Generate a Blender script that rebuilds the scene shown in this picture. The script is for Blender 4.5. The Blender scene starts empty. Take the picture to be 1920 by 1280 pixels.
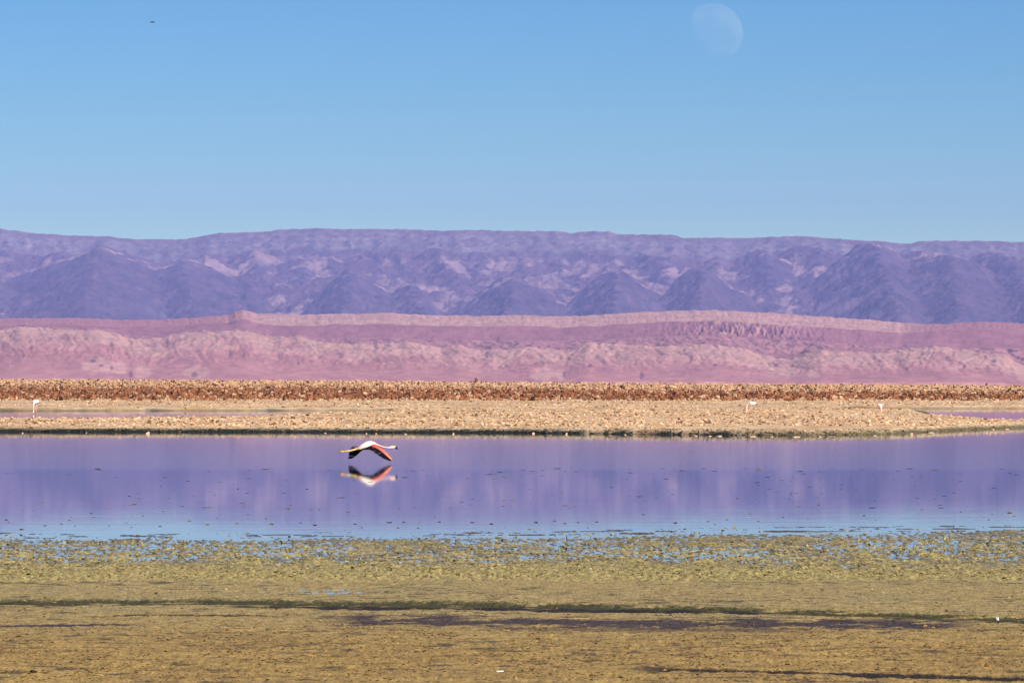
import bpy, math, random
import numpy as np

sc = bpy.context.scene
COL = sc.collection

# ------------------------------------------------------------------ camera
F = 12320.0          # focal length in photo pixels (photo 1920 px wide)
HOR = 709.5          # photo row of the true horizon
CAMH = 1.68
cam_data = bpy.data.cameras.new('camera')
cam_data.sensor_width = 36.0
cam_data.lens = F / 1920 * 36.0
cam_data.clip_start = 1.0
cam_data.clip_end = 900000.0
cam = bpy.data.objects.new('camera', cam_data)
COL.objects.link(cam)
cam.location = (0, 0, CAMH)
cam.rotation_euler = (math.radians(90) + math.atan((HOR - 640) / F), 0, 0)
sc.camera = cam

# ------------------------------------------------------------------ sky, sun
SUN_EL = 31.0
SUN_AZ = 144.0       # clockwise from +Y (camera looks along +Y): behind, to the right
world = bpy.data.worlds.new('World')
sc.world = world
world.use_nodes = True
wn = world.node_tree.nodes
wl = world.node_tree.links
bg = wn['Background']
sky = wn.new('ShaderNodeTexSky')
sky.sky_type = 'NISHITA'
sky.sun_disc = False
sky.sun_elevation = math.radians(SUN_EL)
sky.sun_rotation = math.radians(SUN_AZ)
sky.altitude = 2300
sky.air_density = 1.0
sky.dust_density = 0.0
sky.ozone_density = 6.0
gam = wn.new('ShaderNodeGamma'); gam.inputs['Gamma'].default_value = 1.35
tintn = wn.new('ShaderNodeMix'); tintn.data_type = 'RGBA'; tintn.blend_type = 'MULTIPLY'; tintn.inputs[0].default_value = 1.0
tintn.inputs[7].default_value = (0.25, 0.36, 0.415, 1)
# clear desert air: paler towards the horizon, deeper blue all the way up
tcw = wn.new('ShaderNodeTexCoord'); sxyz = wn.new('ShaderNodeSeparateXYZ'); wl.new(tcw.outputs['Generated'], sxyz.inputs[0])
def wmath(op, a, b=None):
    n = wn.new('ShaderNodeMath'); n.operation = op
    for i, v in enumerate((a, b)):
        if v is None: continue
        if hasattr(v, 'links'): wl.new(v, n.inputs[i])
        else: n.inputs[i].default_value = v
    return n.outputs[0]
fall = wmath('EXPONENT', wmath('MULTIPLY', wmath('MAXIMUM', sxyz.outputs[2], 0.0), -40.0))
comb = wn.new('ShaderNodeCombineXYZ')
for i, (a_, b_) in enumerate(((0.098, 0.68), (0.238, 0.49), (0.292, 0.085))):
    wl.new(wmath('ADD', wmath('MULTIPLY', fall, b_), a_), comb.inputs[i])
wl.new(comb.outputs[0], tintn.inputs[7])
wl.new(sky.outputs[0], gam.inputs['Color']); wl.new(gam.outputs[0], tintn.inputs[6])
wl.new(tintn.outputs[2], bg.inputs['Color'])
bg.inputs['Strength'].default_value = 0.10

sun_data = bpy.data.lights.new('sun', 'SUN')
sun_data.energy = 4.9
sun_data.angle = math.radians(0.53)
sun_data.color = (1.0, 0.89, 0.74)
sun = bpy.data.objects.new('sun', sun_data)
COL.objects.link(sun)
_a, _e = math.radians(SUN_AZ), math.radians(SUN_EL)
SUNDIR = (math.sin(_a) * math.cos(_e), math.cos(_a) * math.cos(_e), math.sin(_e))
from mathutils import Vector
sun.rotation_euler = Vector(SUNDIR).to_track_quat('Z', 'Y').to_euler()

sc.view_settings.view_transform = 'Standard'
sc.view_settings.look = 'None'
sc.view_settings.gamma = 1.0
sc.view_settings.exposure = 0.42
sc.view_settings.use_curve_mapping = False

# ------------------------------------------------------------------ helpers
def tag(o, label=None, cat=None, group=None, kind=None):
    if label: o['label'] = label
    if cat: o['category'] = cat
    if group: o['group'] = group
    if kind: o['kind'] = kind
    return o

def dist(py, z=0.0):
    """distance at which a point of height z shows on photo row py"""
    return (CAMH - z) * F / (np.asarray(py, dtype=float) - HOR)

def X(px, d):
    return (px - 960.0) / F * d

def Zat(py, d):
    return CAMH + (HOR - py) / F * d

def _hash(ix, iy, seed):
    h = (ix.astype(np.int64) * 374761393 + iy.astype(np.int64) * 668265263 + seed * 974634777) & 0xffffffff
    h = ((h ^ (h >> 13)) * 1274126177) & 0xffffffff
    h = h ^ (h >> 16)
    return h

def noise(x, y, seed=0):
    x, y = np.broadcast_arrays(np.asarray(x, float), np.asarray(y, float))
    x0 = np.floor(x); y0 = np.floor(y)
    fx = x - x0; fy = y - y0
    u = fx * fx * fx * (fx * (fx * 6 - 15) + 10); v = fy * fy * fy * (fy * (fy * 6 - 15) + 10)
    r = []
    for dx, dy in ((0, 0), (1, 0), (0, 1), (1, 1)):
        a = _hash(x0 + dx, y0 + dy, seed) * (2 * math.pi / 4294967296.0)
        r.append(np.cos(a) * (fx - dx) + np.sin(a) * (fy - dy))
    return ((r[0] * (1 - u) + r[1] * u) * (1 - v) + (r[2] * (1 - u) + r[3] * u) * v) * 1.5

def fbm(x, y, seed=0, octv=4, gain=0.5, lac=2.03):
    s = 0; a = 1.0
    for k in range(octv):
        s = s + a * noise(x, y, seed + k * 17); a *= gain
        x = np.asarray(x) * lac + 3.1; y = np.asarray(y) * lac + 7.7
    return s

def ridged(x, y, seed=0, octv=4, gain=0.5, lac=2.1):
    s = 0; a = 1.0
    for k in range(octv):
        s = s + a * (1 - 2.2 * np.abs(noise(x, y, seed + k * 31))); a *= gain
        x = np.asarray(x) * lac + 1.3; y = np.asarray(y) * lac + 4.1
    return s

def sstep(a, b, x):
    t = np.clip((x - a) / (b - a), 0, 1)
    return t * t * (3 - 2 * t)

def lerp(a, b, t):
    return a + (b - a) * t

def mixc(c1, c2, t):
    t = np.clip(np.asarray(t), 0, 1)[..., None]
    return np.asarray(c1) * (1 - t) + np.asarray(c2) * t

def raw_mesh(name, V, faces, col=None, smooth=True):
    """faces: int array (n,3) or (n,4)"""
    me = bpy.data.meshes.new(name)
    n = len(V); k = faces.shape[1]; m = len(faces)
    me.vertices.add(n); me.vertices.foreach_set('co', np.ascontiguousarray(V, dtype=np.float32).ravel())
    me.loops.add(m * k); me.loops.foreach_set('vertex_index', np.ascontiguousarray(faces, dtype=np.int32).ravel())
    me.polygons.add(m); me.polygons.foreach_set('loop_start', np.arange(0, m * k, k, dtype=np.int32))
    me.polygons.foreach_set('loop_total', np.full(m, k, dtype=np.int32))
    me.polygons.foreach_set('use_smooth', np.full(m, smooth, dtype=bool))
    me.update(calc_edges=True)
    if col is not None:
        at = me.color_attributes.new('tint', 'FLOAT_COLOR', 'POINT')
        c4 = np.ones((n, 4), dtype=np.float32); c4[:, :3] = col
        at.data.foreach_set('color', c4.ravel())
    return me

def link(name, me, mat=None, parent=None):
    o = bpy.data.objects.new(name, me); COL.objects.link(o)
    if mat is not None:
        me.materials.clear(); me.materials.append(mat)
    if parent is not None: o.parent = parent
    return o

def grid(name, GX, GY, GZ, mat, col=None, smooth=True):
    R, C = GX.shape
    V = np.stack([GX, GY, GZ], -1).reshape(-1, 3)
    i = (np.arange(R - 1)[:, None] * C + np.arange(C - 1)[None, :]).ravel()
    f = np.stack([i, i + 1, i + C + 1, i + C], -1)      # x grows with column, y with row: faces up
    return link(name, raw_mesh(name, V, f, None if col is None else col.reshape(-1, 3), smooth), mat)

def newmat(name):
    m = bpy.data.materials.new(name); m.use_nodes = True
    nt = m.node_tree
    return m, nt, nt.nodes['Principled BSDF']

def N(nt, typ, **kw):
    n = nt.nodes.new(typ)
    for k, v in kw.items(): setattr(n, k, v)
    return n

def coords(nt, scale):
    g = N(nt, 'ShaderNodeNewGeometry'); mp = N(nt, 'ShaderNodeMapping')
    mp.inputs['Scale'].default_value = scale
    nt.links.new(g.outputs['Position'], mp.inputs['Vector'])
    return mp.outputs[0]

def noise_tex(nt, scale, detail=4, rough=0.55, dist_=0.0, sc3=(1, 1, 1)):
    t = N(nt, 'ShaderNodeTexNoise'); t.inputs['Scale'].default_value = scale
    t.inputs['Detail'].default_value = detail; t.inputs['Roughness'].default_value = rough
    t.inputs['Distortion'].default_value = dist_
    nt.links.new(coords(nt, sc3), t.inputs['Vector'])
    return t

def tint_mat(name, layers, rough=0.95, bump=None, spec=0.15):
    """colour from the mesh's own tint attribute, varied by noise layers [(scale, sc3, lo, hi)]"""
    m, nt, b = newmat(name)
    at = N(nt, 'ShaderNodeAttribute', attribute_name='tint')
    cur = at.outputs['Color']
    for (s, sc3, lo, hi) in layers:
        t = noise_tex(nt, s, sc3=sc3)
        mr = N(nt, 'ShaderNodeMapRange'); mr.inputs['From Min'].default_value = 0.3; mr.inputs['From Max'].default_value = 0.7
        mr.inputs['To Min'].default_value = lo; mr.inputs['To Max'].default_value = hi
        nt.links.new(t.outputs['Fac'], mr.inputs['Value'])
        mx = N(nt, 'ShaderNodeMix', data_type='RGBA', blend_type='MULTIPLY'); mx.inputs[0].default_value = 1.0
        nt.links.new(cur, mx.inputs[6])
        nt.links.new(mr.outputs[0], mx.inputs[7])
        cur = mx.outputs[2]
    nt.links.new(cur, b.inputs['Base Color'])
    b.inputs['Roughness'].default_value = rough
    b.inputs['Specular IOR Level'].default_value = spec
    if bump:
        s, strength, d_, sc3 = bump
        t = noise_tex(nt, s, 5, 0.6, sc3=sc3)
        bp = N(nt, 'ShaderNodeBump'); bp.inputs['Strength'].default_value = strength; bp.inputs['Distance'].default_value = d_
        nt.links.new(t.outputs['Fac'], bp.inputs['Height']); nt.links.new(bp.outputs[0], b.inputs['Normal'])
    return m

def plain(name, col, rough=0.6, spec=0.3, var=0.12, scale=30.0):
    m, nt, b = newmat(name)
    t = noise_tex(nt, scale)
    mx = N(nt, 'ShaderNodeMix', data_type='RGBA')
    mx.inputs[6].default_value = (*[c * (1 - var) for c in col], 1)
    mx.inputs[7].default_value = (*[min(1, c * (1 + var)) for c in col], 1)
    nt.links.new(t.outputs['Fac'], mx.inputs[0]); nt.links.new(mx.outputs[2], b.inputs['Base Color'])
    b.inputs['Roughness'].default_value = rough; b.inputs['Specular IOR Level'].default_value = spec
    return m

def interp(px, pts):
    a = np.array(pts, float)
    return np.interp(px, a[:, 0], a[:, 1])

def rng(seed): return np.random.default_rng(seed)

CUBE_F = np.array([[4, 5, 6], [4, 6, 7], [0, 1, 5], [0, 5, 4], [1, 2, 6], [1, 6, 5],
                   [2, 3, 7], [2, 7, 6], [3, 0, 4], [3, 4, 7]])
CUBE_V = np.array([[-1, -1, 0], [1, -1, 0], [1, 1, 0], [-1, 1, 0], [-1, -1, 1], [1, -1, 1], [1, 1, 1], [-1, 1, 1]], float) * (0.5, 0.5, 1)

def scatter(name, P, S, rot, tilt, tdir, mat, cbot, ctop, seed, jit=0.28, taper=0.7, label=None):
    """P (n,3) places, S (n,3) sizes; jagged blocks with a colour for base and top, joined in one mesh"""
    n = len(P); r = rng(seed)
    V = np.repeat(CUBE_V[None], n, 0)
    V[:, 4:, :2] *= taper * (0.6 + 0.6 * r.random((n, 1, 1)))
    V = V + r.uniform(-jit, jit, V.shape) * (1, 1, 0.8)
    V = V * S[:, None, :]
    V[:, :, 2] -= 0.15 * S[:, None, 2]
    # lean: rotate about x by tilt, then spin
    ct, st = np.cos(tilt)[:, None], np.sin(tilt)[:, None]
    y = V[:, :, 1] * ct - V[:, :, 2] * st; z = V[:, :, 1] * st + V[:, :, 2] * ct
    x = V[:, :, 0]
    cr, sr = np.cos(rot)[:, None], np.sin(rot)[:, None]
    W = np.stack([x * cr - y * sr, x * sr + y * cr, z], -1) + P[:, None, :]
    Fc = (CUBE_F[None] + np.arange(n)[:, None, None] * 8).reshape(-1, 3)
    c = np.concatenate([np.repeat(cbot[:, None], 4, 1), np.repeat(ctop[:, None], 4, 1)], 1)
    o = link(name, raw_mesh(name, W.reshape(-1, 3), Fc, c.reshape(-1, 3), False), mat)
    return o

def cols_axis(lo, hi, n, mlo, mhi, nm):
    a = np.linspace(lo, hi, n)
    b = lo - (lo - mlo) * (np.linspace(0, 1, nm + 1)[1:][::-1] ** 1.5)
    c = hi + (mhi - hi) * (np.linspace(0, 1, nm + 1)[1:] ** 1.5)
    return np.concatenate([b, a, c])

# ------------------------------------------------------------------ big sheets
def sheet(name, x0, x1, y0, y1, z, mat, kind='structure'):
    V = np.array([[x0, y0, z], [x1, y0, z], [x1, y1, z], [x0, y1, z]], float)
    o = link(name, raw_mesh(name, V, np.array([[0, 1, 2, 3]])), mat)
    return tag(o, kind=kind)

plain_mat = plain('dry_plain', (0.30, 0.20, 0.15), 0.95, 0.1, 0.25, 0.01)
sheet('desert_plain', -90000, 90000, -60000, 90000, -8.5, plain_mat)
bed_mat = plain('wet_silt', (0.12, 0.10, 0.07), 0.9, 0.1, 0.2, 0.4)
sheet('lagoon_bed', -900, 900, -200, 1050, -0.6, bed_mat)

# ------------------------------------------------------------------ far mountains
def build_mountains():
    px = cols_axis(-40, 1960, 640, -1500, 3400, 60)
    d = np.concatenate([np.linspace(18500, 26300, 400), np.linspace(26400, 28500, 20)])
    PX, D = np.meshgrid(px, d)
    sky_l = interp(px, [(-1500, 452), (-500, 436), (-100, 426), (0, 429), (60, 437), (120, 441), (200, 443), (245, 448), (350, 448), (385, 441),
        (410, 437), (500, 434), (530, 430), (600, 428), (640, 430), (740, 429), (830, 433), (880, 431), (960, 433), (1040, 433),
        (1070, 437), (1100, 434), (1140, 433), (1156, 439), (1260, 440), (1282, 446), (1400, 446), (1470, 443), (1520, 443),
        (1560, 447), (1640, 452), (1704, 457), (1722, 452), (1780, 451), (1850, 452), (1920, 454), (2300, 460), (3400, 470)])
    sky_l = sky_l + 1.2 * fbm(px / 14.0, px * 0 + 3.3, 5, 3)
    T = np.repeat(sky_l[None], len(d), 0)
    # plateau scarp: rim at 26.2 km, foot of the scarp at 25.2 km, apron down to 19 km
    py = np.where(D > 26200, T + (D - 26200) / 2300 * 40,
         np.where(D > 25200, T + 3 + 33 * ((26200 - D) / 1000) ** 0.8,
                  T + 36 + (25200 - D) / 6200 * 185))
    wx = PX + 30 * fbm(PX / 260.0, D / 1500.0, 41, 3)
    er = ridged(wx / 110.0, D / 700.0, 11, 5, 0.52)
    amp = sstep(26150, 24800, D)
    py = py + 9 * amp - (er - 0.7) * 7 * amp
    base = py.copy()
    # ridge lines: metres on both axes are compared as photo pixels at 22 km (1.79 m)
    UD = D / 1.79
    def ridge_line(field, ax, ay, ad, bx, by, bd, slope, soft=3.0, reach=None):
        """lowers field (photo rows) to a gabled ridge that runs from a to b"""
        a0, a1 = ad / 1.79, bd / 1.79
        w = reach or 420
        c0 = np.searchsorted(px, min(ax, bx) - w); c1 = np.searchsorted(px, max(ax, bx) + w)
        r0 = np.searchsorted(d, min(ad, bd) - w * 1.79); r1 = np.searchsorted(d, max(ad, bd) + w * 1.79)
        if c1 <= c0 or r1 <= r0: return
        P_, Q_ = PX[r0:r1, c0:c1], UD[r0:r1, c0:c1]
        wob = WOB[r0:r1, c0:c1]
        vx, vy = bx - ax, a1 - a0
        L2 = vx * vx + vy * vy
        qx, qy = P_ + wob - ax, Q_ + 0.6 * wob - a0
        t = np.clip((qx * vx + qy * vy) / L2, 0, 1)
        dd_ = np.sqrt((qx - t * vx) ** 2 + (qy - t * vy) ** 2 + soft * soft) - soft
        v = ay + (by - ay) * t + slope * dd_
        sub = field[r0:r1, c0:c1]
        np.minimum(sub, v, out=sub)
    WOB = 15 * fbm(PX / 60.0, D / 160.0, 45, 3)
    rr_ = random.Random(5)
    near = np.full(PX.shape, 1e9)
    mids = np.full(PX.shape, 1e9)
    # ribs of the scarp
    xq = -1400.0
    while xq < 3300:
        t0 = float(np.interp(xq, px, sky_l))
        ln = rr_.uniform(0.5, 1.0)
        ridge_line(mids, xq, t0 + 5, 26120, xq + rr_.uniform(-16, 16), t0 + 12 + 22 * ln, 26120 - 900 * ln, rr_.uniform(.40, .6), 2.0, 80)
        xq += rr_.uniform(14, 46)
    # buttresses below it
    xq = -1400.0
    while xq < 3300:
        ay = float(np.interp(xq, px, sky_l)) + rr_.uniform(32, 50); dx = rr_.uniform(-90, 90)
        ad = rr_.uniform(24500, 25200); bd = ad - rr_.uniform(1300, 2400)
        by = ay + (ad - bd) / 1.79 * rr_.uniform(.055, .085) + 8
        sl = rr_.uniform(.50, .66)
        ridge_line(mids, xq, ay, ad, xq + dx, by, bd, sl)
        for k in range(rr_.randint(3, 6)):
            t = rr_.uniform(0.05, .95); sd = rr_.choice((-1, 1)); L = rr_.uniform(35, 80)
            x0, y0, d0 = xq + dx * t, ay + (by - ay) * t, ad + (bd - ad) * t
            ridge_line(mids, x0, y0 + 1, d0, x0 + sd * L, y0 + L * sl * rr_.uniform(.60, .8), d0 - L * 1.79 * rr_.uniform(.5, 1.3), sl * 1.2, 2.0, 130)
        xq += rr_.uniform(60, 120)
    # main spurs: (apex px, apex py, apex d, front px, front py, front d, flank slope)
    spurs = [(-60, 500, 22600, -160, 610, 19800, .50), (185, 470, 23400, 150, 592, 19600, .34), (340, 490, 23500, 370, 600, 20400, .38),
             (462, 522, 23400, 480, 612, 20500, .45), (560, 500, 24000, 590, 590, 21900, .52),
             (660, 512, 22300, 640, 602, 19900, .62), (770, 533, 22600, 800, 610, 20200, .6),
             (895, 492, 24400, 880, 580, 22400, .55), (963, 522, 21800, 952, 600, 19600, .56),
             (1050, 492, 24500, 1085, 580, 22500, .5), (1158, 510, 22200, 1150, 602, 19700, .62),
             (1322, 506, 22400, 1300, 604, 19900, .66), (1240, 482, 24600, 1250, 570, 22700, .5),
             (1435, 474, 24600, 1455, 570, 22700, .5), (1545, 468, 24800, 1535, 570, 22700, .5),
             (1640, 460, 23600, 1690, 590, 19500, .58), (1780, 478, 22900, 1800, 598, 19700, .40),
             (1890, 480, 23300, 1950, 600, 20000, .45), (2050, 500, 23000, 2060, 606, 20000, .5),
             (2400, 500, 23000, 2400, 606, 20000, .5), (-400, 500, 23000, -400, 606, 20000, .5)]
    for (ax, ay, ad, bx, by, bd, sl) in spurs:
        ridge_line(near, ax, ay, ad, bx, by, bd, sl, 2.0)
        # saddle that ties the apex to the scarp behind
        ridge_line(mids, ax, ay + 1, ad, ax + rr_.uniform(-60, 60), ay - 8, 25200, sl * 1.05, 2.0)
        n_ch = 11
        for k in range(n_ch):
            for sd in (-1, 1):
                t = (k + rr_.random()) / n_ch; L = rr_.uniform(50, 150) * (0.6 + .6 * t)
                x0, y0, d0 = ax + (bx - ax) * t, ay + (by - ay) * t, ad + (bd - ad) * t
                ridge_line(near, x0, y0 + 1.0, d0, x0 + sd * L, y0 + L * sl * rr_.uniform(.70, .86), d0 - L * 1.79 * rr_.uniform(.1, .9), sl * 1.5, 1.5, 110)
    allr = np.minimum(near, mids)
    k = 1.6
    out = -k * np.logaddexp(-allr / k, -base / k)
    fine = ridged(PX / 16.0, D / 120.0, 23, 3, 0.5)
    out = out - (fine - 0.8) * 1.8 * amp
    out = np.where(D > 26150, base, out)
    out = np.maximum(out, np.where(D < 26150, T + 3 * sstep(26150, 25950, D), T - 2))
    Zm = Zat(out, D)
    Zm = np.where(D < 19300, np.minimum(Zm, -12 + (D - 18500) / 800 * (Zm + 12)), Zm)
    spur_m = sstep(4, -4, near - np.minimum(mids, base))
    n1 = fbm(PX / 90.0, D / 700.0, 301, 4); n2 = fbm(wx / 22.0, D / 500.0, 305, 4)
    dark = np.array([0.085, 0.072, 0.125]); mauve = np.array([0.20, 0.125, 0.165]); pale = np.array([0.50, 0.34, 0.34]); scarp = np.array([0.31, 0.26, 0.28])
    c = mixc(mauve, dark, 0.5 + 0.9 * n1)
    valley = (1 - spur_m) * 0.85 * sstep(-0.1, 0.5, n1 + 0.5 * n2) * sstep(25300, 24600, D)
    c = c * (1 - valley[..., None]) + pale * valley[..., None]
    c = c * (1 - (0.85 * spur_m)[..., None]) + mixc(dark, mauve, 0.35 + 0.5 * n2) * (0.85 * spur_m)[..., None]
    scm = sstep(25000, 25400, D) * (0.75 + 0.5 * n2)
    c = mixc_arr(c, scarp, scm)
    rim = sstep(26050, 26150, D) * 0.5
    c = mixc_arr(c, np.array([0.22, 0.12, 0.12]), rim)
    m = tint_mat('mountain_rock', [(1 / 40.0, (1, 0.25, 0.6), 0.75, 1.25), (1 / 250.0, (1, 0.4, 0.8), 0.82, 1.18)], bump=(1 / 45.0, 0.8, 20.0, (1, 0.3, 0.7)))
    o = grid('mountains', X(PX, D), D, Zm, m, c)
    tag(o, kind='structure')

def mixc_arr(c, col, t):
    t = np.clip(t, 0, 1)[..., None]
    return c * (1 - t) + np.asarray(col) * t
build_mountains()

# ------------------------------------------------------------------ pink badland hills
def build_hills():
    px = cols_axis(-40, 1960, 760, -1500, 3400, 60)
    d = np.concatenate([np.linspace(7100, 8350, 130), np.linspace(8360, 9600, 60), np.linspace(9610, 10700, 90), np.linspace(10750, 12500, 12)])
    PX, D = np.meshgrid(px, d)
    Tl = interp(px, [(-1500, 610), (-300, 600), (0, 597), (130, 596), (230, 600), (300, 599), (430, 590), (442, 584), (455, 581), (468, 582), (482, 587), (560, 590), (640, 588), (740, 587), (800, 590), (900, 592),
        (960, 590), (1050, 593), (1130, 590), (1180, 586), (1280, 582), (1340, 581), (1440, 587), (1540, 593), (1680, 603), (1690, 606), (1770, 607), (1840, 603), (1920, 606), (2300, 600), (3400, 620)])
    T0l = Tl.copy()
    Tl = Tl + 0.9 * fbm(px / 11.0, px * 0 + 1.7, 51, 3)
    Fl = interp(px, [(-1500, 640), (-200, 625), (0, 620), (40, 611), (110, 616), (190, 618), (245, 634), (290, 634), (340, 625), (400, 621), (460, 619), (510, 632),
        (560, 630), (620, 643), (700, 645), (760, 641), (830, 651), (860, 647), (900, 656), (1000, 650), (1060, 656), (1100, 642), (1150, 645), (1250, 648), (1350, 645),
        (1400, 655), (1440, 668), (1480, 672), (1540, 655), (1600, 660), (1680, 657), (1750, 649), (1800, 655), (1880, 665), (1930, 690), (2300, 650), (3400, 650)])
    sw = sstep(380, 520, px) * sstep(1760, 1660, px)          # where the pale capped cliff runs
    T = np.broadcast_to(Tl, PX.shape); Fm = np.broadcast_to(Fl, PX.shape); SW = np.broadcast_to(sw, PX.shape)
    T0 = np.broadcast_to(T0l, PX.shape)
    capb = T0 + 21 + 1.5 * noise(PX / 40.0, D / 100.0, 52); clb = T0 + 46
    # control rows over distance
    def seg(a, b, va, vb, e=1.0):
        t = np.clip((D - a) / (b - a), 0, 1) ** e
        return va + (vb - va) * t
    py = np.where(D < 8000, seg(7150, 8000, 728, Fm, 0.62),
         np.where(D < 8300, seg(8000, 8300, Fm, Fm + 14),
         np.where(D < 9700, seg(8300, 9700, Fm + 14, np.maximum(np.minimum(clb, Fm - 3), T0 + 8)),
         np.where(D < 9830, seg(9700, 9830, np.maximum(np.minimum(clb, Fm - 3), T0 + 8), lerp(T0 + 14, capb, SW)),
         np.where(D < 10350, seg(9830, 10350, lerp(T0 + 14, capb, SW), T),
                  T + (D - 10350) / 2000 * 60)))))
    wx = PX + 14 * fbm(PX / 60.0, D / 260.0, 61, 3)
    b1 = ridged(wx / 40.0 + D / 900.0, D / 600.0, 71, 5, 0.55)
    b2 = ridged(wx / 13.0, D / 120.0, 73, 4, 0.55)
    front = sstep(7200, 7600, D) * sstep(8450, 8150, D)
    py = py - (b1 - 0.95) * 2.3 * front - (b2 - 0.9) * 1.2 * front
    mid = sstep(8200, 8500, D) * sstep(9700, 9500, D)
    py = py - (b1 - 0.9) * 4.0 * mid - (b2 - 0.9) * 1.2 * mid
    cl = np.exp(-((D - 9740) / 90.0) ** 2)                    # cliff flutes
    py = py + 1.0 * fbm(PX / 26.0, D / 60.0, 88, 3) * sstep(9600, 9700, D)
    fl = noise((PX + 0.06 * (D - 9740)) / 3.2, D / 70.0, 81) + 0.7 * noise(PX / 7.0 + 2 * noise(PX / 30.0, D / 90.0, 84), D / 90.0, 83)
    stren = 0.06 + 1.5 * np.exp(-((PX - 1400) / 130.0) ** 2) + 0.12 * noise(PX / 100.0, PX * 0, 3)
    py = py + cl * fl * 4.5 * SW * stren
    cap = sstep(9830, 9900, D) * sstep(10340, 10200, D)
    py = py - (ridged(PX / 9.0, D / 300.0, 91, 3) - 0.8) * 0.8 * cap
    Z = Zat(py, D)
    Z = np.where(D < 7180, -12, Z)
    n1 = fbm(PX / 60.0, D / 220.0, 401, 4); n2 = fbm(PX / 14.0, D / 90.0, 405, 3)
    pale = np.array([0.60, 0.36, 0.335]); rose = np.array([0.53, 0.26, 0.275]); mv = np.array([0.39, 0.185, 0.225]); deep = np.array([0.26, 0.12, 0.20])
    # strata: front hills pale near their crests, redder low down
    rel = (py - Fm)
    c = mixc(pale, rose, sstep(14, 44, rel + 12 * n1 + 5 * n2))
    c = mixc_arr(c, mv, sstep(0.15, 0.7, n1) * 0.45 * (rel > 8))
    c = mixc_arr(c, mv, sstep(8060, 8200, D) * (0.80 + 0.3 * n1))
    c = mixc_arr(c, rose * 1.1, sstep(8500, 9300, D) * sstep(9700, 9500, D) * sstep(-0.3, 0.5, n1) * 0.7)
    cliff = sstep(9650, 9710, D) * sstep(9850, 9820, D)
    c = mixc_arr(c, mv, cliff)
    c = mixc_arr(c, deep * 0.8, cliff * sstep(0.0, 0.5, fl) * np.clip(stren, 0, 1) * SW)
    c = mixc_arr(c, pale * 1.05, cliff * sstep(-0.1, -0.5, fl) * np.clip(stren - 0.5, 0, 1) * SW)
    capm = sstep(9825, 9860, D)
    c = c * (1 - capm[..., None]) + (pale * 1.02 * (1 + 0.12 * n2[..., None])) * (capm * SW)[..., None] + (mv * 0.35 + rose * 0.65) * (capm * (1 - SW))[..., None]
    # pale eroded knobs low on the front slope
    for (bx, by, rx, ry) in [(185, 684, 34, 16), (222, 690, 18, 14), (268, 698, 16, 13), (368, 698, 30, 12), (1018, 702, 26, 13), (1050, 704, 10, 12), (1525, 700, 14, 10)]:
        e = 1 - (((PX - bx) / rx) ** 2 + ((py - by) / ry) ** 2) + 0.5 * n2
        c = mixc_arr(c, pale * 1.12, sstep(0, 0.4, e) * 0.75 * (D < 8000))
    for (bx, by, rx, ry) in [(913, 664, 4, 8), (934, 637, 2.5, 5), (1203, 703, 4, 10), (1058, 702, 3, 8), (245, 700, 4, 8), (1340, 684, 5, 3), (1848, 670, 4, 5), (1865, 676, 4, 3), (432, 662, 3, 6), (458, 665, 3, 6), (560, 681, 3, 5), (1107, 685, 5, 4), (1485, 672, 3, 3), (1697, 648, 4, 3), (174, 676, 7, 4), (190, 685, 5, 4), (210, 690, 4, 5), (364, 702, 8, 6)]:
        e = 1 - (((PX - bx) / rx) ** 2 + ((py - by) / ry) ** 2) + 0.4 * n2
        c = mixc_arr(c, np.array([0.16, 0.085, 0.14]), sstep(0, 0.5, e) * 0.7)  # shadow of small hollows, painted into the clay colour as dark ellipses
    m = tint_mat('badland_clay', [(1 / 14.0, (1, 0.4, 1), 0.82, 1.16), (1 / 90.0, (1, 0.5, 1), 0.9, 1.1)], bump=(1 / 12.0, 0.4, 3.0, (1, 0.5, 1)))
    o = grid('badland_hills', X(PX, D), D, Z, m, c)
    tag(o, kind='structure')
    # the dark specks on the hills are shaded hollows painted into the tint
    return lambda p, q: Z[np.abs(d - q).argmin(), np.abs(px - p).argmin()]
hill_z = build_hills()

# ------------------------------------------------------------------ salt crust ridge (rough, upturned plates)
def crest_row(px):       # photo row of the crest of the crusted rise
    return interp(px, [(-800, 711), (0, 714.0), (500, 715.5), (960, 719.0), (1500, 723), (1920, 725.5), (2800, 729)])

def crust_base(px, d):
    """height of the rising crusted ground"""
    zc = CAMH + (HOR - crest_row(px)) / F * 790
    t = np.clip((d - 500) / (790 - 500), 0, 1)
    z = lerp(0.13, zc, t ** 0.95)
    back = sstep(790, 1040, d)
    return z * (1 - back) + (-9.0) * back

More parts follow.
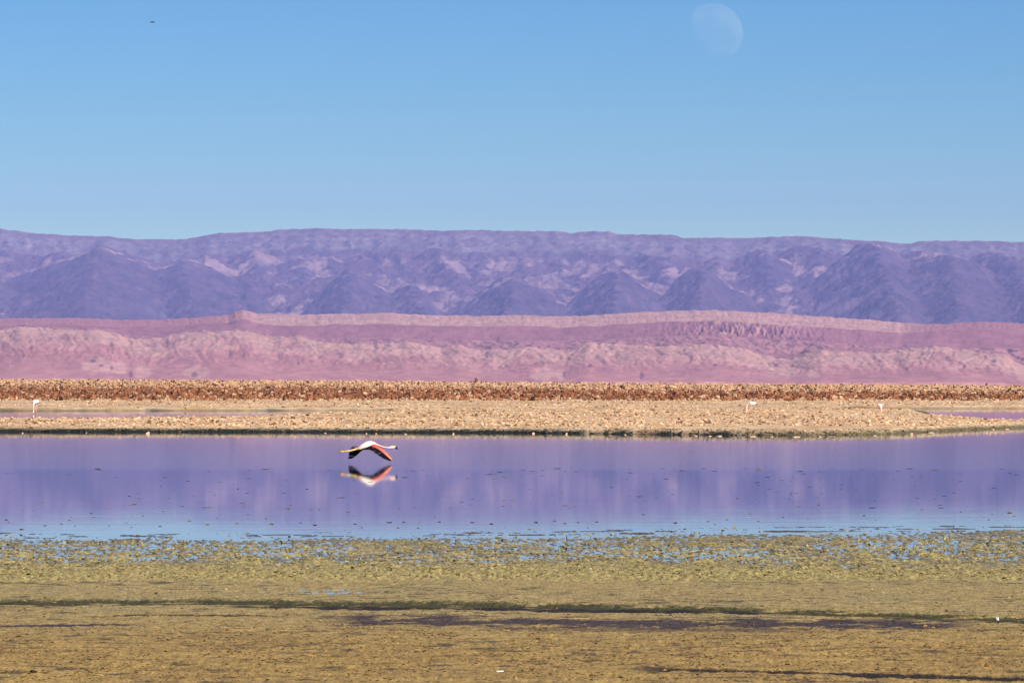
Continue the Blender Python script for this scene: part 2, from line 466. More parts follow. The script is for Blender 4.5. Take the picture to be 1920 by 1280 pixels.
salt_mat = tint_mat('salt_crust', [(1.7, (1, 1, 1), 0.72, 1.2), (0.16, (1, 0.4, 1), 0.85, 1.13)], bump=(5.0, 0.7, 0.06, (1, 0.6, 1)))
def build_crust():
    px = cols_axis(-40, 1960, 420, -900, 2820, 50)
    d = np.concatenate([np.linspace(490, 800, 160), np.linspace(804, 1050, 20)])
    PX, D = np.meshgrid(px, d)
    xx = X(PX, D)
    Z = crust_base(PX, D) + 0.07 * fbm(xx / 1.3, D / 1.3, 7, 3) * sstep(494, 506, D)
    Z = np.where(D < 496, -0.3 + 0 * Z, Z)
    n = fbm(xx / 2.0, D / 4.0, 19, 3)
    c = mixc(np.array([0.20, 0.088, 0.042]), np.array([0.34, 0.18, 0.10]), 0.5 + n)
    tag(grid('salt_crust_rise', xx, D, Z, salt_mat, c), kind='structure')
    r = rng(12)
    n = 60000
    u = r.random(n)
    dd = 498 + (800 - 498) * u ** 0.92
    fr_ = r.random(n) < 0.035
    dd = np.where(fr_, 498 - 50 * r.random(n) ** 2.2, dd)
    pp = r.uniform(-420, 2340, n)
    keep = np.ones(n, bool)
    xx = X(pp, dd)
    z = np.where(dd < 498, 0.13, crust_base(pp, dd))
    big = r.random(n) ** 2.2
    w = 0.11 + 0.27 * big; th = 0.08 + 0.15 * r.random(n); h = 0.12 + 0.28 * big
    S = np.stack([w, th, h], -1)
    P = np.stack([xx, dd, z - 0.03], -1)
    rot = r.uniform(0, 2 * math.pi, n); tilt = r.normal(0, 0.5, n)
    rowp = HOR + (CAMH - z) / dd * F
    up = sstep(733, 725, rowp + r.normal(0, 3, n) - (crest_row(pp) - 716) )       # higher on the rise: paler, salt-tipped plates
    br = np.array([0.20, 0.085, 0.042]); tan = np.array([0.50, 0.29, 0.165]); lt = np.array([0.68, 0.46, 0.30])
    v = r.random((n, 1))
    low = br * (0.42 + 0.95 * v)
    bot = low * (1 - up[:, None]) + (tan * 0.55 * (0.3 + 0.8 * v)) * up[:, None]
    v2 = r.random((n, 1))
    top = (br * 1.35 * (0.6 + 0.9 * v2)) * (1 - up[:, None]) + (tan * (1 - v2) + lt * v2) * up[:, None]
    dkp = r.random(n) < 0.11
    top[dkp] = np.array([0.10, 0.045, 0.022]); bot[dkp] = np.array([0.05, 0.022, 0.012])
    pick = r.random(n) < 0.10
    top[pick] = lt * 0.85
    tag(scatter('salt_plates', P, S, rot, tilt, None, salt_mat, bot, top, 5, 0.25, 0.75), kind='stuff')
build_crust()

# ------------------------------------------------------------------ salt flat with ponds, d 205..556
def shore_d(px):
    row = interp(px, [(-900, 807), (0, 809.5), (500, 810), (960, 811.5), (1300, 815), (1500, 817), (1650, 815), (1800, 807), (1920, 802), (2300, 795), (2800, 792)])
    return dist(row)

def flat_h(px, d):
    """ground height of the pale salt flat; below 0 is pond or lagoon"""
    x = X(px, d)
    sd = shore_d(px) + 0.10 * noise(x / 0.7, px * 0, 91) + 0.18 * noise(x / 4.0, px * 0, 93)
    hb = 0.150 + 0.018 * fbm(x / 6.0, d / 14.0, 95, 3)
    steep = sstep(1250, 1600, px)
    h = lerp(-0.30, hb, sstep(-2.2, lerp(1.6, 3.6, steep), d - sd))
    # pond on the left, behind the near bank
    nz = 1.6 * noise(x / 4.0, d / 30.0, 97)
    d = CAMH * F / (CAMH * F / d - 2.0)
    def pond(dn, df, amt):
        return sstep(0, 3.0, d - (dn + nz)) * sstep(0, 0.9, (df + nz * 0.3) - d) * amt
    e = np.clip(px, -400, 745) / 745.0
    h = lerp(h, -0.10, pond(262 + 66 * np.clip(e, 0, 1) ** 3, 353 + 3 * e, sstep(750, 690, px)))
    h = lerp(h, 0.02, pond(344, 354, sstep(700, 760, px) * sstep(1250, 1000, px) * 0.8))
    # channels on the right that open into a wide pond
    h = lerp(h, -0.08, pond(318, 329, sstep(1460, 1500, px)) * sstep(1790, 1700, px))
    h = lerp(h, -0.08, pond(347, 380, sstep(1560, 1640, px)))
    h = lerp(h, 0.0, pond(364, 380, sstep(1330, 1400, px) * sstep(1640, 1580, px)) * 0.8)
    e2 = sstep(1700, 1900, px)
    h = lerp(h, -0.12, pond(294 - 44 * e2, 380, sstep(1700, 1790, px + 0.4 * (d - 316))))
    return h

def build_flat():
    px = cols_axis(-40, 1960, 400, -900, 2820, 50)
    d = np.concatenate([np.linspace(186, 201, 10), np.linspace(201.4, 236, 85), np.geomspace(236.6, 512, 330)])
    PX, D = np.meshgrid(px, d)
    xx = X(PX, D)
    h0 = flat_h(PX, D)
    rough = sstep(0.08, 0.14, h0)
    Z = h0 + rough * (0.022 * fbm(xx / 0.45, D / 0.9, 111, 3) + 0.010)
    n = fbm(xx / 3.0, D / 9.0, 115, 4)
    lt = np.array([0.80, 0.60, 0.40]); tn = np.array([0.60, 0.38, 0.215]); grey = np.array([0.42, 0.35, 0.26]); wet = np.array([0.022, 0.030, 0.026]); olive = np.array([0.10, 0.095, 0.05])
    c = mixc(lt, tn, 0.42 + 0.75 * n)
    band = sstep(0.2, 0.8, noise(D / 11.0 + xx / 90.0, D * 0, 117))
    c = mixc_arr(c, tn * 0.95, band * 0.55)
    # white salt rim just inside the shore, wet dark bank below it
    c = mixc_arr(c, lt * 1.05, sstep(0.10, 0.125, h0) * sstep(0.150, 0.13, h0) * 0.7)
    c = mixc_arr(c, grey, sstep(0.128, 0.112, h0) * 0.9)
    right = sstep(1330, 1620, PX) * (D < 300)
    c = mixc_arr(c, wet, sstep(0.105, 0.085, h0) * (1 - right * 0.92) * (1 - 0.35 * (D > 290)))
    c = mixc_arr(c, olive, sstep(0.10, 0.06, h0) * (right + 0.4 * (D > 290)) * 0.85)
    tag(grid('salt_flat', xx, D, Z, salt_mat, c), kind='structure')
    # lumps of salt lying over the flat
    r = rng(31)
    n = 60000
    dd = 210 + (506 - 210) * r.random(n) ** 1.25
    pp = r.uniform(-420, 2340, n)
    x = X(pp, dd); h = flat_h(pp, dd)
    dens = 0.70 + 0.8 * noise(x / 9.0, dd / 25.0, 121) - 0.38 * sstep(312, 340, dd)
    keep = (h > 0.115) & (r.random(n) < dens + 0.15)
    pp, dd, x, h = pp[keep], dd[keep], x[keep], h[keep]; n = len(pp)
    s = (0.030 + 0.062 * r.random(n) ** 2.6) * (1 + 0.5 * sstep(300, 550, dd))
    S = np.stack([s * (0.9 + 0.9 * r.random(n)), s * (0.9 + r.random(n)), s * (0.45 + 0.5 * r.random(n))], -1)
    v = r.random((n, 1)); v2 = r.random((n, 1))
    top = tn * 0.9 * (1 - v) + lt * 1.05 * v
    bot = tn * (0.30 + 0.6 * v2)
    dk = r.random(n) < 0.14
    top[dk] = np.array([0.22, 0.11, 0.05]); bot[dk] = np.array([0.12, 0.06, 0.03])
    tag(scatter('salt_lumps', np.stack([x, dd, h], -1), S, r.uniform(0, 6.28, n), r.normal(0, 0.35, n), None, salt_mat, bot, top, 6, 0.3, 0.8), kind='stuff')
build_flat()
def build_shore_grit():
    # crumbs of wet salt and mud along the bank of the far shore
    r = rng(57); n = 9000
    pp = r.uniform(-300, 2220, n); sd = shore_d(pp)
    dd = sd + r.uniform(-0.6, 3.6, n)
    x = X(pp, dd); h = flat_h(pp, dd)
    k = h > -0.02
    pp, dd, x, h = pp[k], dd[k], x[k], h[k]; n = len(pp)
    s = 0.018 + 0.05 * r.random(n) ** 2.5
    S = np.stack([s * (1.0 + 1.6 * r.random(n)), s * 1.2, s * (0.4 + 0.5 * r.random(n))], -1)
    f = np.clip((h - 0.03) / 0.11 + r.normal(0, 0.22, n), 0, 1)[:, None]
    right = sstep(1330, 1620, pp)[:, None]
    low = np.array([0.030, 0.036, 0.028]) * (1 - right) + np.array([0.20, 0.165, 0.085]) * right
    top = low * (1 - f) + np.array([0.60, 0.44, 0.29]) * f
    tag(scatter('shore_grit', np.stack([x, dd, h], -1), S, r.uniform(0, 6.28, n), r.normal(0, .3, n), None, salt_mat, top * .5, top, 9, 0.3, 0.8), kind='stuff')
build_shore_grit()

# ------------------------------------------------------------------ water
def build_water():
    m, nt, b = newmat('still_water')
    b.inputs['Base Color'].default_value = (0.020, 0.030, 0.055, 1)
    b.inputs['IOR'].default_value = 1.333
    g = N(nt, 'ShaderNodeNewGeometry'); sp = N(nt, 'ShaderNodeSeparateXYZ'); nt.links.new(g.outputs['Position'], sp.inputs[0])
    # breeze-ruffled far part (beyond ~121 m), mirror-calm near part, streaks between
    st = noise_tex(nt, 1.0, 4, 0.6, sc3=(0.035, 0.16, 1))
    ad = N(nt, 'ShaderNodeMath', operation='MULTIPLY_ADD'); ad.inputs[1].default_value = 7.0
    nt.links.new(st.outputs['Fac'], ad.inputs[0]); nt.links.new(sp.outputs['Y'], ad.inputs[2])
    cr = N(nt, 'ShaderNodeValToRGB')
    mr = N(nt, 'ShaderNodeMapRange'); mr.inputs['From Min'].default_value = 60; mr.inputs['From Max'].default_value = 260
    nt.links.new(ad.outputs[0], mr.inputs['Value']); nt.links.new(mr.outputs[0], cr.inputs[0])
    el = cr.color_ramp.elements
    el[0].position = 0.0; el[0].color = (0.010,) * 3 + (1,)
    el[1].position = 1.0; el[1].color = (0.024,) * 3 + (1,)
    for dist_m, v in ((122, 0.011), (125, 0.040), (145, 0.044), (185, 0.030)):
        e = el.new((dist_m - 60) / 200.0); e.color = (v, v, v, 1)
    s2 = cr
    nt.links.new(s2.outputs[0], b.inputs['Roughness'])
    rp = noise_tex(nt, 1.0, 3, 0.55, sc3=(0.14, 2.6, 1))
    bp = N(nt, 'ShaderNodeBump'); bp.inputs['Strength'].default_value = 0.35; bp.inputs['Distance'].default_value = 0.0016
    nt.links.new(rp.outputs['Fac'], bp.inputs['Height']); nt.links.new(bp.outputs[0], b.inputs['Normal'])
    sheet('lagoon_water', -800, 800, 20, 540, 0.0, m)
build_water()

# ------------------------------------------------------------------ near mud flat, d 33..82
def mud_edge_row(px):
    return interp(px, [(-900, 1004), (0, 1001), (300, 1003), (700, 1000), (1000, 998), (1280, 993), (1600, 989), (1920, 986), (2800, 984)])

STREAKS = [ # dark streak lines: (list of (px,row)), half thickness in rows, colour key
    ([(-500, 1131), (0, 1133), (400, 1133), (640, 1135), (900, 1138), (1280, 1146), (1600, 1155), (1920, 1167), (2400, 1180)], 6.0, 'green', 1.0),
    ([(420, 1140), (700, 1142), (960, 1145), (1300, 1150), (1450, 1154)], 3.4, 'dark', 1.0),  # shadow below the green ridge, painted in as a dark line
    ([(170, 1158), (260, 1155), (400, 1156), (540, 1159)], 2.2, 'dark', 1.0),
    ([(-300, 1178), (0, 1177), (120, 1175), (265, 1174)], 2.2, 'violet', 1.0),
    ([(620, 1163), (760, 1167), (1000, 1170), (1300, 1172), (1560, 1172), (1820, 1176)], 12.0, 'violet', 0.95),
    ([(900, 1181), (1200, 1182), (1500, 1188)], 4.5, 'violet', 0.6),
    ([(1190, 1260), (1350, 1262), (1600, 1268), (1800, 1276), (2100, 1285), (2500, 1300)], 4.4, 'dark', 1.0),
    ([(-200, 1094), (60, 1095), (120, 1100)], 1.5, 'dark', 0.6),
    ([(440, 1186), (560, 1190)], 1.5, 'dark', 0.4)]

def mud_fields(px, d):
    """returns height, colour of the near mud flat"""
    row = HOR + CAMH * F / d
    x = X(px, d)
    er = mud_edge_row(px)
    n_big = fbm(x / 1.6, d / 5.0, 201, 4)
    n_mid = fbm(x / 0.32, d / 0.9, 205, 3)
    n_sm = fbm(x / 0.058, d / 0.30, 209, 3)
    n_st = fbm(x / 1.1, d / 0.45, 213, 4)
    rr = row + 3.0 * n_big
    a = sstep(-6, 14, rr - er)                   # water -> drowned mat
    z1 = sstep(1040, 1078, rr)                   # dense yellow algae
    z2 = sstep(1086, 1096, rr)                   # smooth mat
    z3 = sstep(1130, 1230, rr)                   # golden brown mud
    base = lerp(-0.040, -0.0008, a) + 0.013 * z1 + 0.002 * z2 + 0.004 * z3
    amp = lerp(0.0, 0.015, a) * (1 - 0.74 * z2) + 0.002 * z3
    h = base + amp * (0.42 * n_mid + 0.95 * n_sm) + 0.004 * n_big + 0.0025 * n_st * z2
    # slivers of drowned mud that only just break the surface off the edge
    nsl = fbm(x / 0.9, d / 0.55, 221, 4)
    sl = sstep(-16, -1, row - er) * sstep(18, 6, row - er) * sstep(0.25, 0.6, nsl + 0.5 * n_mid + 0.45 * n_sm)
    h = np.maximum(h, lerp(-0.05, 0.0035, sl))
    # shallow puddle strip
    pud = sstep(1098, 1104, row + 2 * n_st) * sstep(1117, 1110, row + 2 * n_st) * sstep(-150, 300, px) * sstep(900, 640, px)
    h = h - pud * (0.0108 + 0.010 * n_sm)
    # little gullies all over the smooth mat
    gl = sstep(0.50, 0.80, fbm(x / 0.30, d / 0.24, 217, 3) + 0.12 + 0.45 * noise(x / 2.0, d / 2.2, 219)) * z2
    h = h - 0.004 * gl
    c_alg = np.array([0.52, 0.43, 0.175]); c_alg2 = np.array([0.34, 0.28, 0.13]); c_mat = np.array([0.46, 0.345, 0.150]); c_mat2 = np.array([0.40, 0.325, 0.155])
    c_gold = np.array([0.49, 0.34, 0.120]); c_br = np.array([0.36, 0.24, 0.092]); c_silt_sheen = np.array([0.15, 0.155, 0.16])  # silt grey, shifted bluish to paint in the sky reflected by wet mud
    c = mixc(c_silt_sheen, c_alg, sstep(-0.2, 0.7, n_mid + 0.6 * n_sm) * sstep(-2, 46, rr - er) ** 0.6)
    c = mixc_arr(c, c_alg2, sstep(0.2, 0.8, n_big) * 0.5)
    z1c = mixc(c_alg, c_alg2, 0.35 + 0.6 * n_sm)
    c = c * (1 - z1[..., None]) + z1c * z1[..., None]
    z2c = mixc(c_mat, c_mat2, 0.5 + 0.7 * n_st)
    c = c * (1 - z2[..., None]) + z2c * z2[..., None]
    z3c = mixc(c_gold, c_br, 0.38 + 0.55 * n_st + 0.3 * n_big + 0.25 * n_sm)
    c = c * (1 - z3[..., None]) + z3c * z3[..., None]
    c = mixc_arr(c, np.array([0.07, 0.062, 0.055]), gl * 0.75)
    c = mixc_arr(c, np.array([0.10, 0.085, 0.085]), sl * 0.9)
    greenc = np.array([0.040, 0.045, 0.020]); darkc = np.array([0.022, 0.020, 0.026]); vio = np.array([0.050, 0.040, 0.062])
    for pts, th, key, am in STREAKS:
        cr = interp(px, pts)
        x0, x1 = pts[0][0], pts[-1][0]
        endf = sstep(x0 - 30, x0 + 60, px) * sstep(x1 + 30, x1 - 60, px)
        wob = 2.0 * noise(x / 0.9, px * 0, 231) + 1.3 * n_st
        dash = fbm(x / 0.55, d / 0.30, 237 + int(th * 10), 4)
        t = np.abs(row - cr + wob) / (th * (1 + 0.35 * noise(x / 0.8, px * 0 + th, 233)))
        mk = sstep(1.15, 0.75, t + 0.35 * n_mid + (0.95 if th > 4.5 else 0.5) * np.abs(dash) + 0.3 * dash) * endf * am
        if key == 'green':
            ridge = np.exp(-(((row - cr + wob + 4.0) / 2.6) ** 2)) * endf
            h = h + ridge * (0.010 + 0.010 * n_sm)
            c = mixc_arr(c, greenc, mk * 0.9)
            h = h - mk * 0.002
            c = mixc_arr(c, np.array([0.30, 0.28, 0.10]), ridge * 0.6 * (n_sm > 0.1))
        else:
            c = mixc_arr(c, darkc if key == 'dark' else vio, mk * 0.95)
            h = h - mk * 0.005
    return h, c, row

mud_mat = tint_mat('algae_mud', [(9.0, (1, 0.4, 1), 0.72, 1.26), (55.0, (1, 0.22, 1), 0.58, 1.4)], rough=0.85, bump=(60.0, 1.0, 0.016, (1, 0.5, 1)), spec=0.2)
def build_mud():
    px = cols_axis(-30, 1950, 720, -900, 2820, 60)
    d = np.concatenate([np.linspace(33.5, 36, 14), np.linspace(36.08, 76, 560), np.linspace(76.2, 84, 24)])
    PX, D = np.meshgrid(px, d)
    h, c, row = mud_fields(PX, D)
    h = np.where(D > 83.5, -0.3, h)
    tag(grid('mud_flat', X(PX, D), D, h, mud_mat, c), kind='structure')
    # flakes and curds of algae on the mat
    r = rng(77)
    n = 95000
    dd = 36 + (76 - 36) * r.random(n); pp = r.uniform(-250, 2170, n)
    row = HOR + CAMH * F / dd
    w = np.where(row < 1086, 1.0, np.where(row < 1180, 0.28, 0.75)) * (0.25 + 0.75 * sstep(0, 45, row - mud_edge_row(pp))) * sstep(-4, 8, row - mud_edge_row(pp))
    x = X(pp, dd)
    w = w * np.clip(0.65 + 0.8 * noise(x / 0.5, dd / 1.2, 241), 0.05, 1)
    k = r.random(n) < w
    pp, dd, x, row = pp[k], dd[k], x[k], row[k]; n = len(pp)
    h, c, _ = mud_fields(pp, dd)
    s = (0.006 + 0.013 * r.random(n) ** 2.5) * np.where(row < 1090, 1.0, 0.6)
    S = np.stack([s * (1.0 + 1.4 * r.random(n)), s * (0.8 + r.random(n)), s * (0.30 + 0.40 * r.random(n))], -1)
    v = r.random((n, 1))
    y = np.array([0.56, 0.46, 0.20]); ol = np.array([0.16, 0.13, 0.06])
    gold = np.array([0.42, 0.25, 0.08]); br = np.array([0.10, 0.06, 0.025])
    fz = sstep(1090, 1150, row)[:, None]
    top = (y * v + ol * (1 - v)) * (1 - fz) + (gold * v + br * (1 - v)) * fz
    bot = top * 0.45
    z = np.maximum(h, -0.004)
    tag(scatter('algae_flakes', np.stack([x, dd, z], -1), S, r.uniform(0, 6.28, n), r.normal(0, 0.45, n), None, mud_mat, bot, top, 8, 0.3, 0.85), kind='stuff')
build_mud()
# dry ground the photographer stands on
sheet('near_shore', -60, 60, -60, 34.0, 0.03, plain('near_mud', (0.33, 0.20, 0.07), 0.95, 0.1, 0.3, 3.0))

# ------------------------------------------------------------------ air
def build_haze():
    m = bpy.data.materials.new('haze_air'); m.use_nodes = True
    nt = m.node_tree; nt.nodes.clear()
    out = nt.nodes.new('ShaderNodeOutputMaterial'); v = nt.nodes.new('ShaderNodeVolumePrincipled')
    v.inputs['Color'].default_value = (0.325, 0.39, 1.0, 1)
    v.inputs['Density'].default_value = 3.4e-5
    v.inputs['Anisotropy'].default_value = -0.25
    nt.links.new(v.outputs[0], out.inputs['Volume'])
    V = np.array([[x, y, z] for z in (-9.5, 760) for y in (-3000, 29200) for x in (-14000, 14000)], float)
    Fq = np.array([[0, 2, 3, 1], [4, 5, 7, 6], [0, 1, 5, 4], [2, 6, 7, 3], [0, 4, 6, 2], [1, 3, 7, 5]])
    tag(link('haze', raw_mesh('haze', V, Fq, None, False), m), kind='stuff')
build_haze()

# ------------------------------------------------------------------ the moon
def build_moon():
    m = bpy.data.materials.new('moon_dust'); m.use_nodes = True
    nt = m.node_tree; nt.nodes.clear()
    out = nt.nodes.new('ShaderNodeOutputMaterial')
    tr = nt.nodes.new('ShaderNodeBsdfTransparent'); df = nt.nodes.new('ShaderNodeBsdfDiffuse'); ad = nt.nodes.new('ShaderNodeAddShader')
    tc = nt.nodes.new('ShaderNodeTexCoord'); no = nt.nodes.new('ShaderNodeTexNoise'); no.inputs['Scale'].default_value = 1.6; no.inputs['Detail'].default_value = 3
    mx = nt.nodes.new('ShaderNodeMix'); mx.data_type = 'RGBA'
    cr = nt.nodes.new('ShaderNodeMapRange'); cr.inputs['From Min'].default_value = 0.42; cr.inputs['From Max'].default_value = 0.60
    mx.inputs[6].default_value = (0.042, 0.028, 0.013, 1); mx.inputs[7].default_value = (0.072, 0.052, 0.027, 1)
    nt.links.new(tc.outputs['Object'], no.inputs['Vector']); nt.links.new(no.outputs['Fac'], cr.inputs['Value']); nt.links.new(cr.outputs[0], mx.inputs[0])
    df.inputs['Roughness'].default_value = 1.0; nt.links.new(mx.outputs[2], df.inputs['Color']); nt.links.new(tr.outputs[0], ad.inputs[0]); nt.links.new(df.outputs[0], ad.inputs[1])
    nt.links.new(ad.outputs[0], out.inputs['Surface'])
    D = 380000.0; Rm = 55.5 / F * D
    # front half of the globe is what faces the earth; open behind so the sky shows once through it
    nu, nv = 64, 32
    V = []
    for i in range(nv + 1):
        th = (math.pi / 2) * i / nv
        for j in range(nu):
            a = 2 * math.pi * j / nu
            V.append((math.sin(th) * math.cos(a), -math.cos(th), math.sin(th) * math.sin(a)))
    Fq = [[i * nu + j, (i + 1) * nu + j, (i + 1) * nu + (j + 1) % nu, i * nu + (j + 1) % nu] for i in range(nv) for j in range(nu)]
    o = link('moon', raw_mesh('moon', np.array(V), np.array(Fq)), m)
    o.scale = (Rm, Rm, Rm); o.location = (X(1337.5, D), D, Zat(62, D))
    tag(o, 'pale gibbous daytime moon faint in the blue sky at upper right', 'moon')
build_moon()

# ------------------------------------------------------------------ birds
def sweep(pts, rads, nseg=14, up=(0, 0, 1), cap=True):
    """one continuous tube along pts; rads = (sideways, vertical) per point"""
    from mathutils import Vector as Vc
    P = [Vc(p) for p in pts]; V = []; Fs = []
    for i, p in enumerate(P):
        t = (P[min(i + 1, len(P) - 1)] - P[max(i - 1, 0)]).normalized()
        u = Vc(up)
        if abs(t.dot(u)) > 0.97: u = Vc((1, 0, 0.2))
        s = t.cross(u).normalized(); w = s.cross(t).normalized()
        rs, rv = rads[i] if isinstance(rads[i], tuple) else (rads[i], rads[i])
        for k in range(nseg):
            a = 2 * math.pi * k / nseg
            V.append(p + s * math.cos(a) * rs + w * math.sin(a) * rv)
    for i in range(len(P) - 1):
        for k in range(nseg):
            k2 = (k + 1) % nseg
            Fs.append((i * nseg + k, i * nseg + k2, (i + 1) * nseg + k2, (i + 1) * nseg + k))
    if cap:
        V.append(P[0]); a = len(V) - 1
        V.append(P[-1]); b = len(V) - 1
        for k in range(nseg):
            k2 = (k + 1) % nseg
            Fs.append((a, k2, k)); Fs.append((b, (len(P) - 1) * nseg + k, (len(P) - 1) * nseg + k2))
    return V, Fs

def pymesh(name, VF, mat, parent=None, col=None):
    me = bpy.data.meshes.new(name); me.from_pydata([tuple(v) for v in VF[0]], [], VF[1])
    for p in me.polygons: p.use_smooth = True
    if col is not None:
        at = me.color_attributes.new('tint', 'FLOAT_COLOR', 'POINT')
        for i, c in enumerate(col): at.data[i].color = (*c, 1)
    me.update()
    return link(name, me, mat, parent)

def merge(*vfs):
    V, Fs = [], []
    for v, f in vfs:
        k = len(V); V += list(v); Fs += [tuple(i + k for i in q) for q in f]
    return V, Fs

def spline(pts, n):
    """Catmull-Rom through rows of numbers"""
    a = np.array(pts, float); a = np.vstack([2 * a[0] - a[1], a, 2 * a[-1] - a[-2]])
    out = []
    m = len(a) - 3
    for t in np.linspace(0, m - 1e-6, n):
        i = int(t); f = t - i
        p0, p1, p2, p3 = a[i:i + 4]
        out.append(0.5 * ((2 * p1) + (p2 - p0) * f + (2 * p0 - 5 * p1 + 4 * p2 - p3) * f * f + (3 * p1 - p0 - 3 * p2 + p3) * f ** 3))
    return np.array(out)

feather_tint = tint_mat('feathers', [(60.0, (1, 1, 1), 0.92, 1.05)], rough=0.75, bump=(90.0, 0.3, 0.004, (1, 1, 1)), spec=0.2)
black_feather = plain('black_feathers', (0.008, 0.007, 0.008), 0.8, 0.05)
coral_feather = plain('coral_feathers', (0.80, 0.10, 0.075), 0.75, 0.15, 0.2, 40)
bill_yellow = plain('bill_yellow', (0.85, 0.55, 0.06), 0.5)
bill_black = plain('bill_black', (0.01, 0.01, 0.012), 0.4)
leg_yellow = plain('leg_skin', (0.78, 0.62, 0.20), 0.6)
foot_orange = plain('foot_skin', (0.70, 0.36, 0.04), 0.6)
leg_pink = plain('leg_pink', (0.62, 0.34, 0.28), 0.6)
eye_dark = plain('eye_dark', (0.02, 0.01, 0.01), 0.3)

def flying_flamingo():
    D = float(dist(867.0)); u = D / F                 # metres per photo pixel there
    th = math.radians(33)
    H = Vector((math.cos(th), math.sin(th), 0)); Rr = Vector((math.sin(th), -math.cos(th), 0))
    root = bpy.data.objects.new('flying_flamingo', None); COL.objects.link(root)
    c0 = 690.0
    root.location = (X(c0, D), D, (867 - 838) * u)
    tag(root, 'flamingo flying low over the lagoon with coral and black wings spread', 'flamingo')
    def ax(px, py, side=0.0):
        s = (px - c0) * u / math.cos(th)
        return H * s + Rr * side + Vector((0, 0, (838 - py) * u))
    # body + neck + head in one sweep: px, py, half width m, half height px
    prof = [(669.5, 841.2, .010, .8), (672.5, 840.4, .04, 2.0), (677, 838.3, .075, 3.7), (683, 835.6, .10, 5.2), (689, 833.2, .112, 6.1), (694.5, 831.6, .105, 5.6),
            (699, 831.4, .075, 3.9), (703.5, 832.6, .045, 2.6), (709, 834.7, .028, 1.9), (715, 836.9, .023, 1.6), (721, 838.4, .022, 1.5), (727, 839.3, .023, 1.6),
            (731, 839.1, .030, 2.3), (734, 838.6, .035, 3.1), (736.8, 838.2, .032, 2.8), (738.6, 838.4, .024, 2.0)]
    sp = spline(prof, 60)
    V, Fs = sweep([ax(p[0], p[1]) for p in sp], [(max(p[2], .003), max(p[3], .3) * u) for p in sp], 18)
    col = []
    for v in V:
        s = v.dot(H) * math.cos(th) / u + c0
        t = min(1, max(0, (s - 698) / 12)); q = min(1, max(0, (s - 722) / 8))
        a = np.array([0.90, 0.80, 0.74]) * (1 - t) + np.array([0.88, 0.52, 0.50]) * t
        a = a * (1 - q) + np.array([0.88, 0.62, 0.60]) * q
        if s < 676: a = np.array([0.88, 0.60, 0.52])
        col.append(a)
    body = pymesh('body', (V, Fs), feather_tint, root, col)
    # tail
    tl = []
    for k in range(5):
        o_ = (k - 2) * 0.028
        tl.append(sweep([ax(676, 838, o_ * .6), ax(671, 839.8, o_), ax(666, 841.6, o_ * 1.4)], [(.020, .010), (.022, .008), (.006, .004)], 8))
    pymesh('tail', merge(*tl), plain('tail_feathers', (0.80, 0.45, 0.38), 0.7), root)
    # bill: deep, bent down at the middle, black tip
    bl = sweep([ax(737.8, 838.3), ax(739.6, 838.0), ax(740.8, 838.3)], [(.020, 2.5 * u), (.018, 2.5 * u), (.016, 2.3 * u)], 12)
    bill = pymesh('bill', bl, bill_yellow, root)
    bt = sweep([ax(740.2, 838.2), ax(742.2, 839.2), ax(743.8, 841.2), ax(744.3, 842.6)], [(.018, 2.5 * u), (.016, 2.2 * u), (.012, 1.5 * u), (.004, .4 * u)], 12)
    pymesh('bill_tip', bt, bill_black, bill)
    for sd in (-1, 1):
        c = ax(736.2, 837.4, sd * .031)
        e = sweep([c - Rr * .004, c, c + Rr * .004], [(.003, .003), (.006, .006), (.003, .003)], 8, up=(0, 0, 1))
        pymesh('eye', e, eye_dark, body)
        lg = sweep([ax(676, 839.8, sd * .035), ax(668, 841.8, sd * .030), ax(656, 844.3, sd * .024), ax(655, 844.5, sd * .024), ax(646, 845.6, sd * .02)],
                   [.024, .013, .009, .012, .009], 10)
        leg = pymesh('leg', lg, leg_yellow, root)
        ft = [sweep([ax(647, 845.4, sd * .02), ax(642.5, 845.9 + t * .5, sd * .02 + t * .012), ax(638 + abs(t) * .8, 846.2 + t * .9, sd * .02 + t * .022)],
                    [(.010, .012), (.012, .014), (.006, .006)], 8) for t in (-1, 0, 1)]
        pymesh('foot', merge(*ft), foot_orange, leg)
    # wings: stations (lead px, lead py, trail px, trail py, side m of the leading edge)
    def wing(stations, flip, n=34, m=12):
        st = spline(stations, n)
        cov_V, cov_F, ff = [], [], []
        def pt(s, f, camber=0.0):
            lx, ly, tx, ty, side = s[:5]
            px = lx + (tx - lx) * f; py = ly + (ty - ly) * f
            # the chord runs back along the heading; depth follows
            yl = side * Rr.y + (0 if True else 0)
            base = Vector(((px - c0) * u, side * Rr.y + (px - lx) * u * math.tan(th), (838 - py) * u))
            return base + Vector((0, 0, camber))
        # coverts: double skinned plate over the front part of the chord
        fr = [0.0, .06, .14, .23, .32, .40]
        for sgn in (1, -1):
            for i, s in enumerate(st):
                e = i / (n - 1)
                wdt = 1.0 - 0.35 * e
                for k, f in enumerate(fr):
                    cam_ = math.sin(math.pi * min(1, f / .44)) * .011 * (1 - .6 * e) * sgn
                    cov_V.append(pt(s, f * wdt, cam_))
        K = len(fr)
        for sgn in range(2):
            for i in range(n - 1):
                for k in range(K - 1):
                    a = sgn * n * K + i * K + k
                    q = (a, a + 1, a + K + 1, a + K)
                    cov_F.append(q if sgn == 0 else q[::-1])
        for i in range(n - 1):          # close the leading and rear edges
            a = i * K; b = n * K + i * K
            cov_F.append((a, a + K, b + K, b)); cov_F.append((a + K - 1, b + K - 1, b + 2 * K - 1, a + 2 * K - 1))
        return st, pt, (cov_V, cov_F)
